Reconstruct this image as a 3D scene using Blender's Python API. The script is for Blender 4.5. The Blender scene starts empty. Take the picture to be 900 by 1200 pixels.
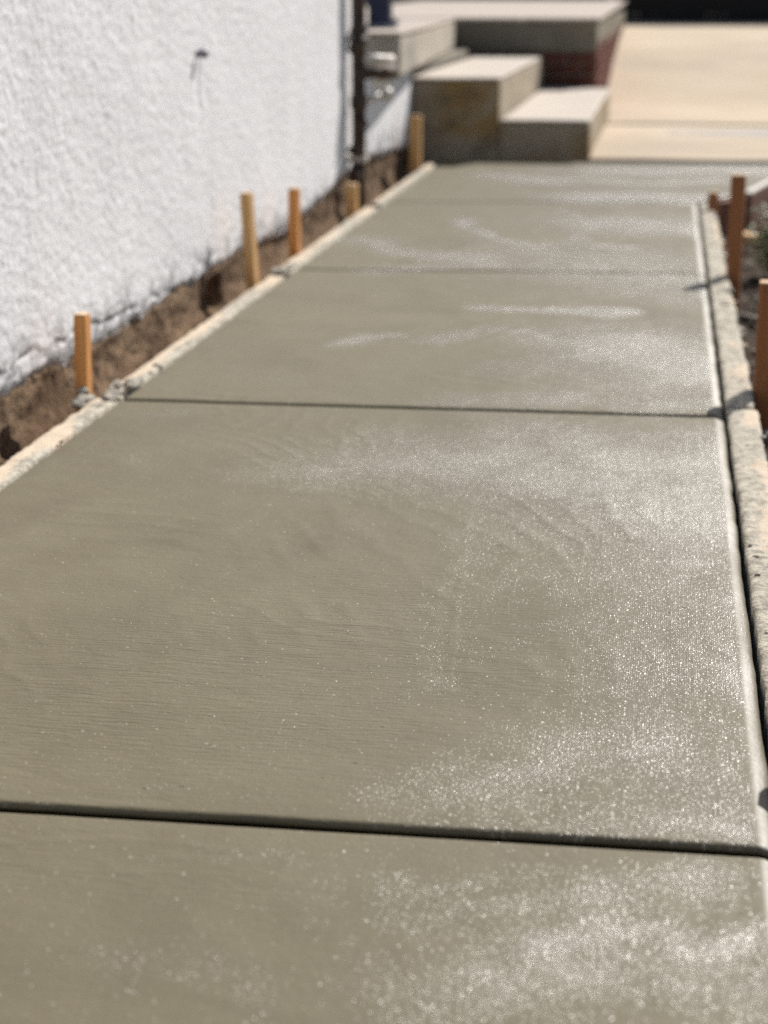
import bpy, bmesh, math, random
import numpy as np
from mathutils import Vector, Matrix
random.seed(7)
rng = np.random.default_rng(7)
S = bpy.context.scene
COL = S.collection

# ------------------------------------------------------------------ camera
cam = bpy.data.cameras.new('camera')
cam.sensor_fit = 'VERTICAL'; cam.sensor_height = 36.0; cam.lens = 66.0
cam.clip_start = 0.05; cam.clip_end = 2000
cam.dof.use_dof = True; cam.dof.focus_distance = 2.40; cam.dof.aperture_fstop = 4.1
co = bpy.data.objects.new('camera', cam); COL.objects.link(co)
co.location = (0, 0, 0.8)
co.rotation_euler = (math.radians(90 - 15.473), 0, math.radians(8.373))
S.camera = co

# ------------------------------------------------------------------ light
SUN_EL, SUN_AZ = math.radians(40), math.radians(22.5)      # azimuth from +Y towards +X
W = bpy.data.worlds.new('World'); S.world = W; W.use_nodes = True
nt = W.node_tree
sky = nt.nodes.new('ShaderNodeTexSky'); sky.sky_type = 'NISHITA'; sky.sun_disc = False
sky.sun_elevation = SUN_EL; sky.sun_rotation = SUN_AZ
sky.air_density = 1.0; sky.dust_density = 1.2; sky.ozone_density = 1.0
bg = nt.nodes['Background']; bg.inputs['Strength'].default_value = 0.065
nt.links.new(sky.outputs[0], bg.inputs['Color'])
sl = bpy.data.lights.new('sun', 'SUN'); sl.energy = 5.0; sl.angle = math.radians(0.53)
sl.color = (1.0, 0.95, 0.88)
so = bpy.data.objects.new('sun', sl); COL.objects.link(so)
sd = Vector((math.sin(SUN_AZ)*math.cos(SUN_EL), math.cos(SUN_AZ)*math.cos(SUN_EL), math.sin(SUN_EL)))
so.rotation_euler = sd.to_track_quat('Z', 'Y').to_euler(); so.location = (3, 3, 6)
S.view_settings.view_transform = 'Standard'; S.view_settings.look = 'None'
S.view_settings.exposure = 0.22; S.view_settings.gamma = 1.0
S.view_settings.use_curve_mapping = False
S.cycles.use_denoising = False
S.cycles.sample_clamp_indirect = 4; S.cycles.sample_clamp_direct = 7

# ------------------------------------------------------------------ helpers
TAB = rng.random((16, 128, 128))
def vnoise(x, y, s=0):
    t = TAB[s % 16]
    xi = np.floor(x).astype(int); yi = np.floor(y).astype(int)
    fx = x-xi; fy = y-yi
    fx = fx*fx*(3-2*fx); fy = fy*fy*(3-2*fy)
    g = lambda a, b: t[a % 128, b % 128]
    return (g(xi, yi)*(1-fx)+g(xi+1, yi)*fx)*(1-fy)+(g(xi, yi+1)*(1-fx)+g(xi+1, yi+1)*fx)*fy
def fbm(x, y, oct=4, s=0):
    x = np.asarray(x, float); y = np.asarray(y, float)
    r = 0; a = .5; n = 0
    for i in range(oct):
        r = r + a*(vnoise(x*2**i+i*17.3, y*2**i+i*5.7, s+i)-.5); n += a; a *= .5
    return r/n*2            # about -1..1
def sstep(a, b, x):
    t = np.clip((x-a)/(b-a), 0, 1); return t*t*(3-2*t)

def new_obj(name, me, mat=None, parent=None, smooth=False):
    o = bpy.data.objects.new(name, me); COL.objects.link(o)
    if mat:
        me.materials.append(mat)
    if parent:
        o.parent = parent
    if smooth:
        me.polygons.foreach_set('use_smooth', [True]*len(me.polygons)); me.update()
    return o
def tag(o, label=None, cat=None, group=None, kind=None):
    if label: o['label'] = label
    if cat: o['category'] = cat
    if group: o['group'] = group
    if kind: o['kind'] = kind
    return o
def empty(name, loc=(0, 0, 0)):
    o = bpy.data.objects.new(name, None); COL.objects.link(o); o.location = loc
    o.empty_display_size = .1
    return o
def grid_mesh(name, P, attrs=None):
    """P: (n,m,3) array of points -> quad sheet"""
    n, m, _ = P.shape
    me = bpy.data.meshes.new(name)
    idx = np.arange(n*m).reshape(n, m)
    q = np.stack([idx[:-1, :-1], idx[1:, :-1], idx[1:, 1:], idx[:-1, 1:]], -1).reshape(-1, 4)
    me.vertices.add(n*m); me.vertices.foreach_set('co', P.reshape(-1).astype(np.float32))
    me.loops.add(q.size); me.loops.foreach_set('vertex_index', q.reshape(-1).astype(np.int32))
    me.polygons.add(len(q)); me.polygons.foreach_set('loop_start', np.arange(0, q.size, 4, dtype=np.int32))
    me.polygons.foreach_set('use_smooth', np.ones(len(q), bool))
    me.update(calc_edges=True)
    for k, v in (attrs or {}).items():
        a = me.attributes.new(k, 'FLOAT', 'POINT'); a.data.foreach_set('value', np.ascontiguousarray(v.reshape(-1), dtype=np.float32))
    return me
def bm_box(bm, x0, x1, y0, y1, z0, z1, bev=0.0, seg=1):
    r = bmesh.ops.create_cube(bm, size=1)
    vs = r['verts']
    for v in vs:
        v.co = Vector(((x0+x1)/2+v.co.x*(x1-x0), (y0+y1)/2+v.co.y*(y1-y0), (z0+z1)/2+v.co.z*(z1-z0)))
    if bev:
        es = list({e for v in vs for e in v.link_edges})
        bmesh.ops.bevel(bm, geom=es, offset=bev, segments=seg, affect='EDGES', profile=.5)
def bm_tube(bm, pts, radii, seg=16, cap=True):
    rings = []
    pts = [Vector(p) for p in pts]
    for i, p in enumerate(pts):
        d = (pts[min(i+1, len(pts)-1)]-pts[max(i-1, 0)]).normalized()
        a = d.orthogonal().normalized() if i == 0 else (a-d*a.dot(d)).normalized()
        b = d.cross(a)
        r = radii[i] if hasattr(radii, '__len__') else radii
        rings.append([bm.verts.new(p+a*(math.cos(t)*r)+b*(math.sin(t)*r)) for t in [2*math.pi*k/seg for k in range(seg)]])
    for A, B in zip(rings, rings[1:]):
        for k in range(seg):
            bm.faces.new((A[k], A[(k+1) % seg], B[(k+1) % seg], B[k]))
    if cap:
        bm.faces.new(rings[0][::-1]); bm.faces.new(rings[-1])
def bm_lump(bm, c, r, seed, sub=2, rough=.35, flat=1.0):
    t = bmesh.ops.create_icosphere(bm, subdivisions=sub, radius=1)
    rr = random.Random(seed); o = (rr.random()*50, rr.random()*50)
    c = Vector(c)
    if not hasattr(r, '__len__'): r = (r, r, r*flat)
    for v in t['verts']:
        p = v.co.copy()
        n = float(fbm(p.x*1.3+o[0]+p.z*.7, p.y*1.3+o[1]-p.z*.9, 3, seed % 9))
        p *= 1+rough*n*1.5
        v.co = c+Vector((p.x*r[0], p.y*r[1], p.z*r[2]))
def bm_done(name, bm, mat=None, parent=None, smooth=False):
    bmesh.ops.recalc_face_normals(bm, faces=bm.faces)
    me = bpy.data.meshes.new(name); bm.to_mesh(me); bm.free()
    return new_obj(name, me, mat, parent, smooth)

# ------------------------------------------------------------------ materials
class NB:
    def __init__(s, name, rough=.8, spec=.5):
        s.m = bpy.data.materials.new(name); s.m.use_nodes = True
        s.t = s.m.node_tree; s.b = s.t.nodes['Principled BSDF']
        s.b.inputs['Roughness'].default_value = rough
        s.b.inputs['Specular IOR Level'].default_value = spec
        s.tc = s.t.nodes.new('ShaderNodeTexCoord')
    def L(s, a, b): s.t.links.new(a, b)
    def val(s, sock, v):
        if isinstance(v, (int, float)): sock.default_value = v
        elif isinstance(v, tuple): sock.default_value = v if len(v) == len(sock.default_value) else (*v, 1)
        else: s.L(v, sock)
    def mapping(s, scale=(1, 1, 1), loc=(0, 0, 0), rot=(0, 0, 0)):
        n = s.t.nodes.new('ShaderNodeMapping'); s.L(s.tc.outputs['Object'], n.inputs['Vector'])
        n.inputs['Scale'].default_value = scale; n.inputs['Location'].default_value = loc; n.inputs['Rotation'].default_value = rot
        return n.outputs[0]
    def noise(s, scale, detail=2, rough=.5, vec=None, dist=0):
        n = s.t.nodes.new('ShaderNodeTexNoise'); s.L(vec or s.tc.outputs['Object'], n.inputs['Vector'])
        n.inputs['Scale'].default_value = scale; n.inputs['Detail'].default_value = detail
        n.inputs['Roughness'].default_value = rough; n.inputs['Distortion'].default_value = dist
        return n.outputs['Fac']
    def voro(s, scale, vec=None, feature='F1', out='Distance', rnd=1):
        n = s.t.nodes.new('ShaderNodeTexVoronoi'); s.L(vec or s.tc.outputs['Object'], n.inputs['Vector'])
        n.feature = feature; n.inputs['Scale'].default_value = scale; n.inputs['Randomness'].default_value = rnd
        return n.outputs[out]
    def math(s, op, a, b=0.0, c=0.0, clamp=False):
        n = s.t.nodes.new('ShaderNodeMath'); n.operation = op; n.use_clamp = clamp
        for i, v in enumerate((a, b, c)): s.val(n.inputs[i], v)
        return n.outputs[0]
    def rng(s, v, a, b, c=0.0, d=1.0, smooth=True):
        n = s.t.nodes.new('ShaderNodeMapRange'); n.interpolation_type = 'SMOOTHSTEP' if smooth else 'LINEAR'
        for k, q in zip(('Value', 'From Min', 'From Max', 'To Min', 'To Max'), (v, a, b, c, d)): s.val(n.inputs[k], q)
        return n.outputs['Result']
    def mix(s, f, a, b, mode='MIX'):
        n = s.t.nodes.new('ShaderNodeMix'); n.data_type = 'RGBA'; n.blend_type = mode
        s.val(n.inputs['Factor'], f); s.val(n.inputs[6], a); s.val(n.inputs[7], b)
        return n.outputs[2]
    def xyz(s):
        n = s.t.nodes.new('ShaderNodeSeparateXYZ'); s.L(s.tc.outputs['Object'], n.inputs[0]); return n.outputs
    def bump(s, h, dist, strength=1.0, prev=None):
        n = s.t.nodes.new('ShaderNodeBump'); s.val(n.inputs['Height'], h)
        s.val(n.inputs['Distance'], dist); s.val(n.inputs['Strength'], strength)
        if prev: s.L(prev, n.inputs['Normal'])
        return n.outputs[0]
    def out(s, color=None, rough=None, normal=None):
        if color is not None: s.val(s.b.inputs['Base Color'], color)
        if rough is not None: s.val(s.b.inputs['Roughness'], rough)
        if normal is not None: s.L(normal, s.b.inputs['Normal'])
        return s.m
    def rnd(s):
        n = s.t.nodes.new('ShaderNodeObjectInfo'); return n.outputs['Random']

def mat_wet_concrete():
    n = NB('wet_concrete', .5, .5)
    X = n.xyz()
    big = n.noise(1.3, 4, .55, n.mapping((1, .7, 1), (3, 1, 0)), .4)
    mid = n.noise(6, 4, .6, n.mapping((1, .8, 1)))
    # bleed water and painted sun-glare areas: patchy, more of them towards the open side away from the wall
    at = n.t.nodes.new('ShaderNodeAttribute'); at.attribute_name = 'bleed_glare'
    at2 = n.t.nodes.new('ShaderNodeAttribute'); at2.attribute_name = 'drag'
    bleed_glare, dragm = at.outputs['Fac'], at2.outputs['Fac']
    at3 = n.t.nodes.new('ShaderNodeAttribute'); at3.attribute_name = 'edger'; edge = at3.outputs['Fac']
    fine_ = n.noise(22, 3, .6)
    wet = n.math('MULTIPLY_ADD', n.math('SUBTRACT', mid, .5), .75, bleed_glare)
    wet = n.math('MULTIPLY_ADD', n.math('SUBTRACT', fine_, .5), .55, wet)
    wet_glare = n.rng(wet, .06, 1.05, smooth=False)
    grain = n.noise(330, 2, .6)
    grain2 = n.noise(110, 2, .5)
    # sand grains standing proud of the paste: small wet domes, one per cell, densest in the glare areas
    def domes(scale, lo, hi, rad, loc):
        v = n.t.nodes.new('ShaderNodeTexVoronoi'); v.inputs['Scale'].default_value = scale
        v.voronoi_dimensions = '2D'
        n.L(n.mapping((1, 1, 1), loc), v.inputs['Vector'])
        rnd_ = n.t.nodes.new('ShaderNodeSeparateColor'); n.L(v.outputs['Color'], rnd_.inputs[0])
        dens = n.rng(wet_glare, 0, 1, lo, hi)
        k = n.math('LESS_THAN', rnd_.outputs[0], dens)
        size = n.math('MULTIPLY_ADD', rnd_.outputs[1], rad*.7, rad*.5)
        q = n.math('DIVIDE', v.outputs['Distance'], size)
        d = n.math('SUBTRACT', 1.0, n.math('MULTIPLY', q, q), clamp=True)
        return n.math('MULTIPLY', d, k), k
    d1, k1 = domes(185, .006, .28, .40, (0, 0, 0))
    d2, k2 = domes(370, .010, .85, .46, (.3, .7, 0))
    drag = n.noise(1, 3, .6, n.mapping((22, 170, 1), (0, 0, 0), (0, 0, .03)), .3)
    arcs = 0.0
    for k, (cx, cy, fr) in enumerate(((-1.9, 1.7, 60), (1.3, 3.4, 48), (-.6, 7.9, 40))):
        dd = n.math('SQRT', n.math('ADD', n.math('POWER', n.math('SUBTRACT', X[0], cx), 2.0), n.math('POWER', n.math('SUBTRACT', X[1], cy), 2.0)))
        ph = n.math('MULTIPLY_ADD', dd, fr, n.math('MULTIPLY', n.noise(2.5, 3, .5), 14.0))
        wv = n.math('POWER', n.math('ABSOLUTE', n.math('SINE', ph)), 5.0)
        mk = n.rng(n.noise(1.7, 2, .5, n.mapping((1, 1, 1), (k*7.1, k*3.3, 0))), .50, .66)
        arcs = n.math('MULTIPLY_ADD', wv, mk, arcs)
    drag2 = n.noise(1, 2, .5, n.mapping((120, 9, 1), (2, 0, 0), (0, 0, -.05)))
    area = n.math('MULTIPLY_ADD', dragm, 2.0, .30)
    h = n.math('MULTIPLY', n.math('SUBTRACT', grain, .5), n.rng(wet_glare, 0, 1, .35, .7))
    h = n.math('MULTIPLY_ADD', drag, n.math('MULTIPLY', n.rng(wet_glare, 0, 1, 1.0, .3), area), h)
    h = n.math('MULTIPLY_ADD', drag2, .15, h)
    h = n.math('MULTIPLY_ADD', grain2, .5, h)
    b = n.bump(n.noise(7, 3, .5), .004, 1.0)
    b = n.bump(arcs, .0008, 1.0, b)
    b = n.bump(h, .0012, 1.0, b)
    pv = n.voro(42, n.mapping((.55, 1, 1), (1, 3, 0)))
    pit = n.math('MULTIPLY', n.rng(pv, .03, .075, 1, 0), n.rng(n.noise(9, 2), .56, .62))
    b = n.bump(n.math('MULTIPLY', pit, -1.0), .004, 1.0, b)
    b = n.bump(d1, .00050, 1.0, b)
    b = n.bump(d2, .00022, 1.0, b)
    c = n.mix(n.rng(mid, .3, .7), (.144, .124, .078), (.171, .150, .097))
    c = n.mix(n.rng(big, .35, .65), c, (.154, .135, .087))
    c = n.mix(n.math('MULTIPLY', n.rng(grain, .35, .65), .22), c, (.105, .088, .058))
    r = n.rng(wet_glare, 0, 1, .64, .50)
    r = n.math('SUBTRACT', r, n.math('MULTIPLY', edge, .10))   # the edger leaves a slicker margin
    on = n.math('MAXIMUM', n.rng(d1, 0, .25), n.rng(d2, 0, .25))
    r = n.math('MULTIPLY', r, n.math('SUBTRACT', 1.0, n.math('MULTIPLY', on, .42)))
    c = n.mix(n.math('MULTIPLY', n.rng(n.noise(2.6, 5, .62, n.mapping((1, .8, 1), (4, 8, 0)), .5), .48, .68), .45), c, (.112, .094, .060))
    c = n.mix(n.math('MULTIPLY', wet_glare, .55), c, (.108, .093, .062))      # soaked paste is darker
    # grains carry the water film; sand-pale, lightened further to paint sun glare
    c = n.mix(n.math('MULTIPLY', on, .40), c, (.38, .345, .275))
    n.L(n.math('MAXIMUM', n.math('MULTIPLY', edge, .95), n.math('MULTIPLY_ADD', on, .42, n.math('MULTIPLY_ADD', n.rng(wet_glare, .62, 1.0), .52, n.math('MULTIPLY_ADD', wet_glare, .10, .20)))), n.b.inputs['Specular IOR Level'])
    return n.out(c, r, b)
def mat_crust(name='splattered_form_lumber', bias=0.0, gx=4.5):
    """dried slurry smeared on top of the form lumber"""
    n = NB(name, .85, .3)
    X = n.xyz()
    a = n.math('MULTIPLY_ADD', X[0], gx, n.noise(7, 5, .65, n.mapping((1.6, .5, 1))))
    g = n.noise(1, 3, .6, n.mapping((120, 6, 120)))
    wood = n.mix(g, (.56, .45, .33), (.70, .59, .46))
    sl_ = n.noise(60, 3, .7)
    slur = n.mix(n.rng(sl_, .3, .7), (.26, .235, .19), (.60, .55, .45))
    c = n.mix(n.rng(a, .46-bias, .56-bias), wood, slur)
    pit = n.rng(n.noise(150, 4, .7), .24, .40)
    c = n.mix(pit, (.12, .11, .095), c)
    h = n.math('ADD', n.noise(90, 4, .7), n.math('MULTIPLY', n.noise(300, 2), .4))
    return n.out(c, .85, n.bump(h, .004))
def mat_mortar():
    n = NB('mortar', .9, .3)
    c = n.mix(n.rng(n.noise(40, 4, .7), .3, .7), (.16, .148, .125), (.46, .42, .35))
    return n.out(c, .85, n.bump(n.noise(140, 4, .7), .004))
def mat_lumber(name, a, b):
    n = NB(name, .75, .3)
    g = n.noise(1, 4, .6, n.mapping((140, 140, 5)), .6)
    k = n.noise(4, 2, .5)
    c = n.mix(n.rng(g, .3, .7), a, b)
    c = n.mix(n.math('MULTIPLY', n.rng(k, .55, .75), .5), c, tuple(x*.55 for x in a))
    c = n.mix(n.math('MULTIPLY', n.rnd(), .35), c, (b[0]*.8, b[1]*.62, b[2]*.5))
    return n.out(c, .75, n.bump(g, .0012))
def mat_stucco():
    n = NB('white_stucco', .8, .3)
    X = n.xyz()
    big = n.noise(1.7, 3, .5); fine = n.noise(90, 4, .65)
    c = n.mix(big, (.85, .85, .875), (.895, .895, .915))
    # grime flecks near the ragged bottom edge and one faint run down the wall
    low = n.rng(X[2], .24, .40, 1, 0)      # (measured from the wall's foot)
    gr = n.math('MULTIPLY', n.rng(n.math('MULTIPLY_ADD', low, .10, n.noise(26, 4, .75, n.mapping((1, .6, 1)))), .55, .63), low)
    c = n.mix(n.math('MULTIPLY', gr, .85), c, (.24, .235, .235))
    pit = n.rng(n.noise(55, 3, .6, n.mapping((1, 1, 1.0))), .30, .38)
    c = n.mix(pit, (.55, .54, .54), c)
    vs = n.noise(1, 3, .6, n.mapping((1, 7, .9)))
    c = n.mix(n.math('MULTIPLY', n.rng(vs, .55, .8), .25), c, (.55, .55, .56))
    return n.out(c, .85, n.bump(fine, .0022))
def mat_soil(name, a, b, dark, st=None):
    n = NB(name, .95, .2)
    vec = n.mapping(st) if st else None
    c = n.mix(n.rng(n.noise(13 if st else 9, 5, .65, vec), .38, .64), a, b)
    c = n.mix(n.rng(n.noise(60, 4, .7, vec), .5, .68), c, dark)
    return n.out(c, .95, n.bump(n.math('ADD', n.noise(120, 4, .7), n.noise(30, 3)), .008))
def mat_dry_concrete(name, a, b, scale=3.0, stain=None, fine=.15):
    n = NB(name, .85, .3)
    c = n.mix(n.rng(n.noise(scale, 5, .6), .3, .7), a, b)
    if stain:
        c = n.mix(n.math('MULTIPLY', n.rng(n.noise(scale*.55, 4, .6, n.mapping((1, 1, 1.4), (5, 2, 1))), .48, .66), .85), c, stain)
    c = n.mix(n.math('MULTIPLY', n.noise(70, 3, .7), fine*2), c, tuple(x*.6 for x in a))
    return n.out(c, .85, n.bump(n.noise(80, 4, .7), .003))
def mat_plain(name, a, b=None, rough=.6, scale=20, bump=.001):
    n = NB(name, rough, .4)
    c = n.mix(n.rng(n.noise(scale, 4, .6), .35, .65), a, b or tuple(x*.7 for x in a))
    return n.out(c, rough, n.bump(n.noise(scale*4, 3), bump))

M = dict(
    wet=mat_wet_concrete(), crust=mat_crust(), crust2=mat_crust('slurry_covered_lumber', .10, -3.5), mortar=mat_mortar(), stucco=mat_stucco(),
    orange=mat_lumber('orange_lumber', (.66, .27, .075), (.80, .40, .14)),
    tan=mat_lumber('tan_lumber', (.58, .33, .125), (.72, .47, .22)),
    red=mat_lumber('redwood_lumber', (.30, .115, .045), (.42, .19, .08)),
    sun_endgrain=mat_lumber('sun_pale_sawn_ends', (.62, .42, .25), (.74, .54, .35)),  # sawn wood, paled to paint the sun on the stake tops
    greyred=mat_lumber('weathered_lumber', (.16, .075, .045), (.24, .12, .08)),
    found=mat_soil('earth_stained_footing', (.16, .10, .058), (.31, .21, .13), (.055, .035, .021), (1, .42, 1)),
    soil=mat_soil('dark_soil', (.045, .030, .020), (.085, .056, .038), (.02, .014, .010)),
    ground=mat_soil('dry_ground', (.26, .19, .12), (.33, .25, .17), (.17, .12, .08)),
    drive=mat_dry_concrete('tan_concrete', (.55, .43, .295), (.64, .53, .395), .8, (.44, .365, .275), .12),
    greydrive=mat_dry_concrete('pale_grey_cement', (.40, .37, .335), (.50, .46, .42), 3.0),
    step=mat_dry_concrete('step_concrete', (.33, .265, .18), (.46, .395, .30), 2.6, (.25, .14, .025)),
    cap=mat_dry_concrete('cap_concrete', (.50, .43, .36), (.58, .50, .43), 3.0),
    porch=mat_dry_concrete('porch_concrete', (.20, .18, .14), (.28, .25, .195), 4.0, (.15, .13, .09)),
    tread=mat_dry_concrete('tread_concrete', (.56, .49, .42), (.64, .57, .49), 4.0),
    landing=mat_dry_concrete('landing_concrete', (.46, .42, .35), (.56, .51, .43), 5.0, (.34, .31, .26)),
    brick=mat_soil('red_brick', (.13, .045, .032), (.185, .07, .05), (.13, .04, .03)),
    pipe=mat_plain('rusty_pipe', (.05, .035, .028), (.10, .06, .04), .7, 18, .003),
    whitepipe=mat_plain('pale_pipe', (.72, .68, .62), (.60, .55, .48), .5, 20),
    navy=mat_plain('navy_paint', (.008, .016, .05), (.012, .024, .07), .45, 12),
    greymetal=mat_plain('grey_metal', (.22, .22, .24), (.30, .30, .33), .5, 14),
    greywall=mat_plain('grey_siding', (.20, .19, .185), (.24, .23, .225), .85, 3, .002),
    darkwood=mat_lumber('dark_fence_boards', (.035, .026, .02), (.055, .04, .03)),
    shade_strip=mat_soil('dark_shade_strip', (.03, .023, .017), (.05, .038, .028), (.015, .011, .008)),
    leaf=None,
)
def mat_stained_step():
    n = NB('rust_stained_step', .85, .3); X = n.xyz()
    c = n.mix(n.rng(n.noise(3, 5, .6), .3, .7), (.32, .265, .185), (.45, .39, .30))
    f = n.math('MULTIPLY', n.rng(X[0], -.40, -.22), n.rng(X[1], -1.50, -1.57))
    f = n.math('MULTIPLY', f, n.rng(n.noise(5, 4, .6), .34, .56))
    f = n.math('MULTIPLY', f, n.rng(X[2], .02, .16))
    c = n.mix(n.math('MULTIPLY', f, .75), c, (.33, .20, .045))
    c = n.mix(n.math('MULTIPLY', n.rng(n.noise(9, 5, .7), .5, .68), .55), c, (.13, .11, .085))
    return n.out(c, .85, n.bump(n.noise(80, 4, .7), .003))
M['stained'] = mat_stained_step()
def mat_leaf():
    n = NB('leaf', .5, .4)
    c = n.mix(n.rnd(), (.07, .12, .022), (.15, .20, .045))
    c = n.mix(n.noise(40, 2), c, (.19, .20, .07))
    return n.out(c, .5)
M['leaf'] = mat_leaf()

# ------------------------------------------------------------------ ground
def gz(x, y):
    base = -.12 + .115*sstep(9.0, 9.5, y)
    base = base - .07*sstep(5.0, 6.2, y)*sstep(.15, .3, x)*(1-sstep(8, 9.2, y))
    ramp = np.interp(y, [12, 14.0, 14.7, 15.6, 16.6, 17.6, 19, 21, 24], [0, -.02, -.02, .09, .22, .31, .40, .49, .62])
    return base + ramp
ys = np.concatenate([np.linspace(-40, -2, 12), np.linspace(-1, 12, 66), np.linspace(12.3, 24.2, 40), np.array([30, 60, 120, 300, 900])])
xs = np.concatenate([np.array([-600, -200, -60, -20]), np.linspace(-8, 8, 60), np.array([20, 60, 200, 600])])
XX, YY = np.meshgrid(xs, ys, indexing='ij')
ZZ = gz(XX, YY)
tag(new_obj('ground', grid_mesh('ground', np.stack([XX, YY, ZZ-.03], -1)), M['ground']),
    'bare tan ground around and beyond the new walkway', None, None, 'structure')

def rough_sheet(name, xr, yr, st, zf, mat):
    x = np.arange(xr[0], xr[1]+1e-6, st); y = np.arange(yr[0], yr[1]+1e-6, st)
    X, Y = np.meshgrid(x, y, indexing='ij')
    return new_obj(name, grid_mesh(name, np.stack([X, Y, zf(X, Y)], -1)), mat)
# earth in the narrow gap beside the house wall, and the dug trench on the open side
tag(rough_sheet('trench_soil', (-1.40, -1.08), (.0, 9.35), .02,
                lambda X, Y: -.105+.03*fbm(X*9, Y*9, 4, 2)+.012*fbm(X*40, Y*40, 2, 3), M['found']),
    'strip of brown earth in the gap between wall and form board', None, None, 'structure')
tag(rough_sheet('dug_soil', (.17, 1.6), (.2, 9.1), .02,
                lambda X, Y: gz(X, Y)+.015+.035*fbm(X*7, Y*7, 4, 5)+.02*fbm(X*30, Y*30, 3, 6), M['soil']),
    'dark dug soil outside the right form board', None, None, 'structure')

# ------------------------------------------------------------------ fresh concrete path
XL, XR = -1.076, .136
def jy(k, x):
    """the tooled joints across the path (slightly askew)"""
    a, b = [(-.29, -.27), (1.687, 1.697), (3.633, 3.650), (5.527, 5.617), (7.415, 7.612)][k]
    return a+(b-a)*(x-XL)/(XR-XL)
RIDGES = [  # trowel and float marks: polyline, width, height (m)
    ([(-.72, 1.856), (-.606, 1.858), (-.551, 1.869)], .004, .0012),
    ([(-.70, 1.80), (-.587, 1.751)], .005, -.0022),
    ([(-.594, 1.715), (-.548, 1.729), (-.484, 1.725)], .007, -.0016),
    ([(-.64, 1.60), (-.519, 1.629), (-.459, 1.632), (-.39, 1.622)], .005, .0020),
    ([(-.62, 1.575), (-.531, 1.559), (-.417, 1.565), (-.352, 1.568), (-.229, 1.558), (-.12, 1.548)], .005, .0013),
    ([(-.286, 2.879), (-.259, 2.478), (-.23, 2.081)], .004, .0011),
    ([(-.30, 2.62), (-.275, 2.30), (-.262, 2.1)], .004, .0006),
    ([(-.258, 3.195), (-.109, 3.199), (.002, 3.184)], .010, -.0014),
    ([(-.576, 1.974), (-.577, 2.248), (-.542, 2.398), (-.464, 2.592), (-.488, 2.849)], .030, .0022),
    ([(-.66, 2.0), (-.65, 2.3), (-.60, 2.5), (-.5, 2.75)], .022, .0012),
    ([(.073, 1.739), (.128, 1.712)], .004, -.0025),
    ([(.106, 2.95), (.104, 2.5), (.100, 2.05)], .003, .0009),
    ([(.095, 2.85), (.092, 2.4), (.085, 2.0)], .003, .0008),
    ([(-.097, 2.907), (-.044, 2.471), (-.03, 1.976)], .004, .0007),
    ([(.02, 3.1), (.03, 2.6), (.035, 2.2)], .003, .0007),
    ([(-.56, 1.413), (-.44, 1.420)], .006, .0008),
    ([(.065, 1.50), (.091, 1.633)], .008, .0014),
    ([(-.442, 4.832), (-.291, 4.896), (-.068, 4.873)], .025, .0022),
    ([(-.7, 5.9), (-.55, 6.3), (-.3, 6.35), (-.15, 6.1)], .05, .0022),
    ([(-.75, 6.7), (-.5, 6.6), (-.3, 6.7)], .04, .0018),
]
def ridge_h(X, Y):
    h = np.zeros_like(X)
    for pts, w, a in RIDGES:
        for k, (p, q) in enumerate(zip(pts, pts[1:])):
            p = np.array(p); q = np.array(q); d = q-p
            lo = np.minimum(p, q)-4*w; hi = np.maximum(p, q)+4*w
            m = (X > lo[0]) & (X < hi[0]) & (Y > lo[1]) & (Y < hi[1])
            if not m.any(): continue
            x = X[m]; y = Y[m]
            t = np.clip(((x-p[0])*d[0]+(y-p[1])*d[1])/(d@d), 0, 1)
            dd = np.hypot(x-p[0]-t*d[0]+.004*fbm(x*20, y*20, 2, 1), y-p[1]-t*d[1]+.004*fbm(x*25, y*25, 2, 4))
            v = a*np.exp(-(dd/w)**2)*(.55+.9*vnoise(x*35, y*35, 7))
            v = v*(.45 if p[1] < 4 else 1.2)
            h[m] = np.where(np.abs(v) > np.abs(h[m]), v, h[m])
    return h
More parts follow.
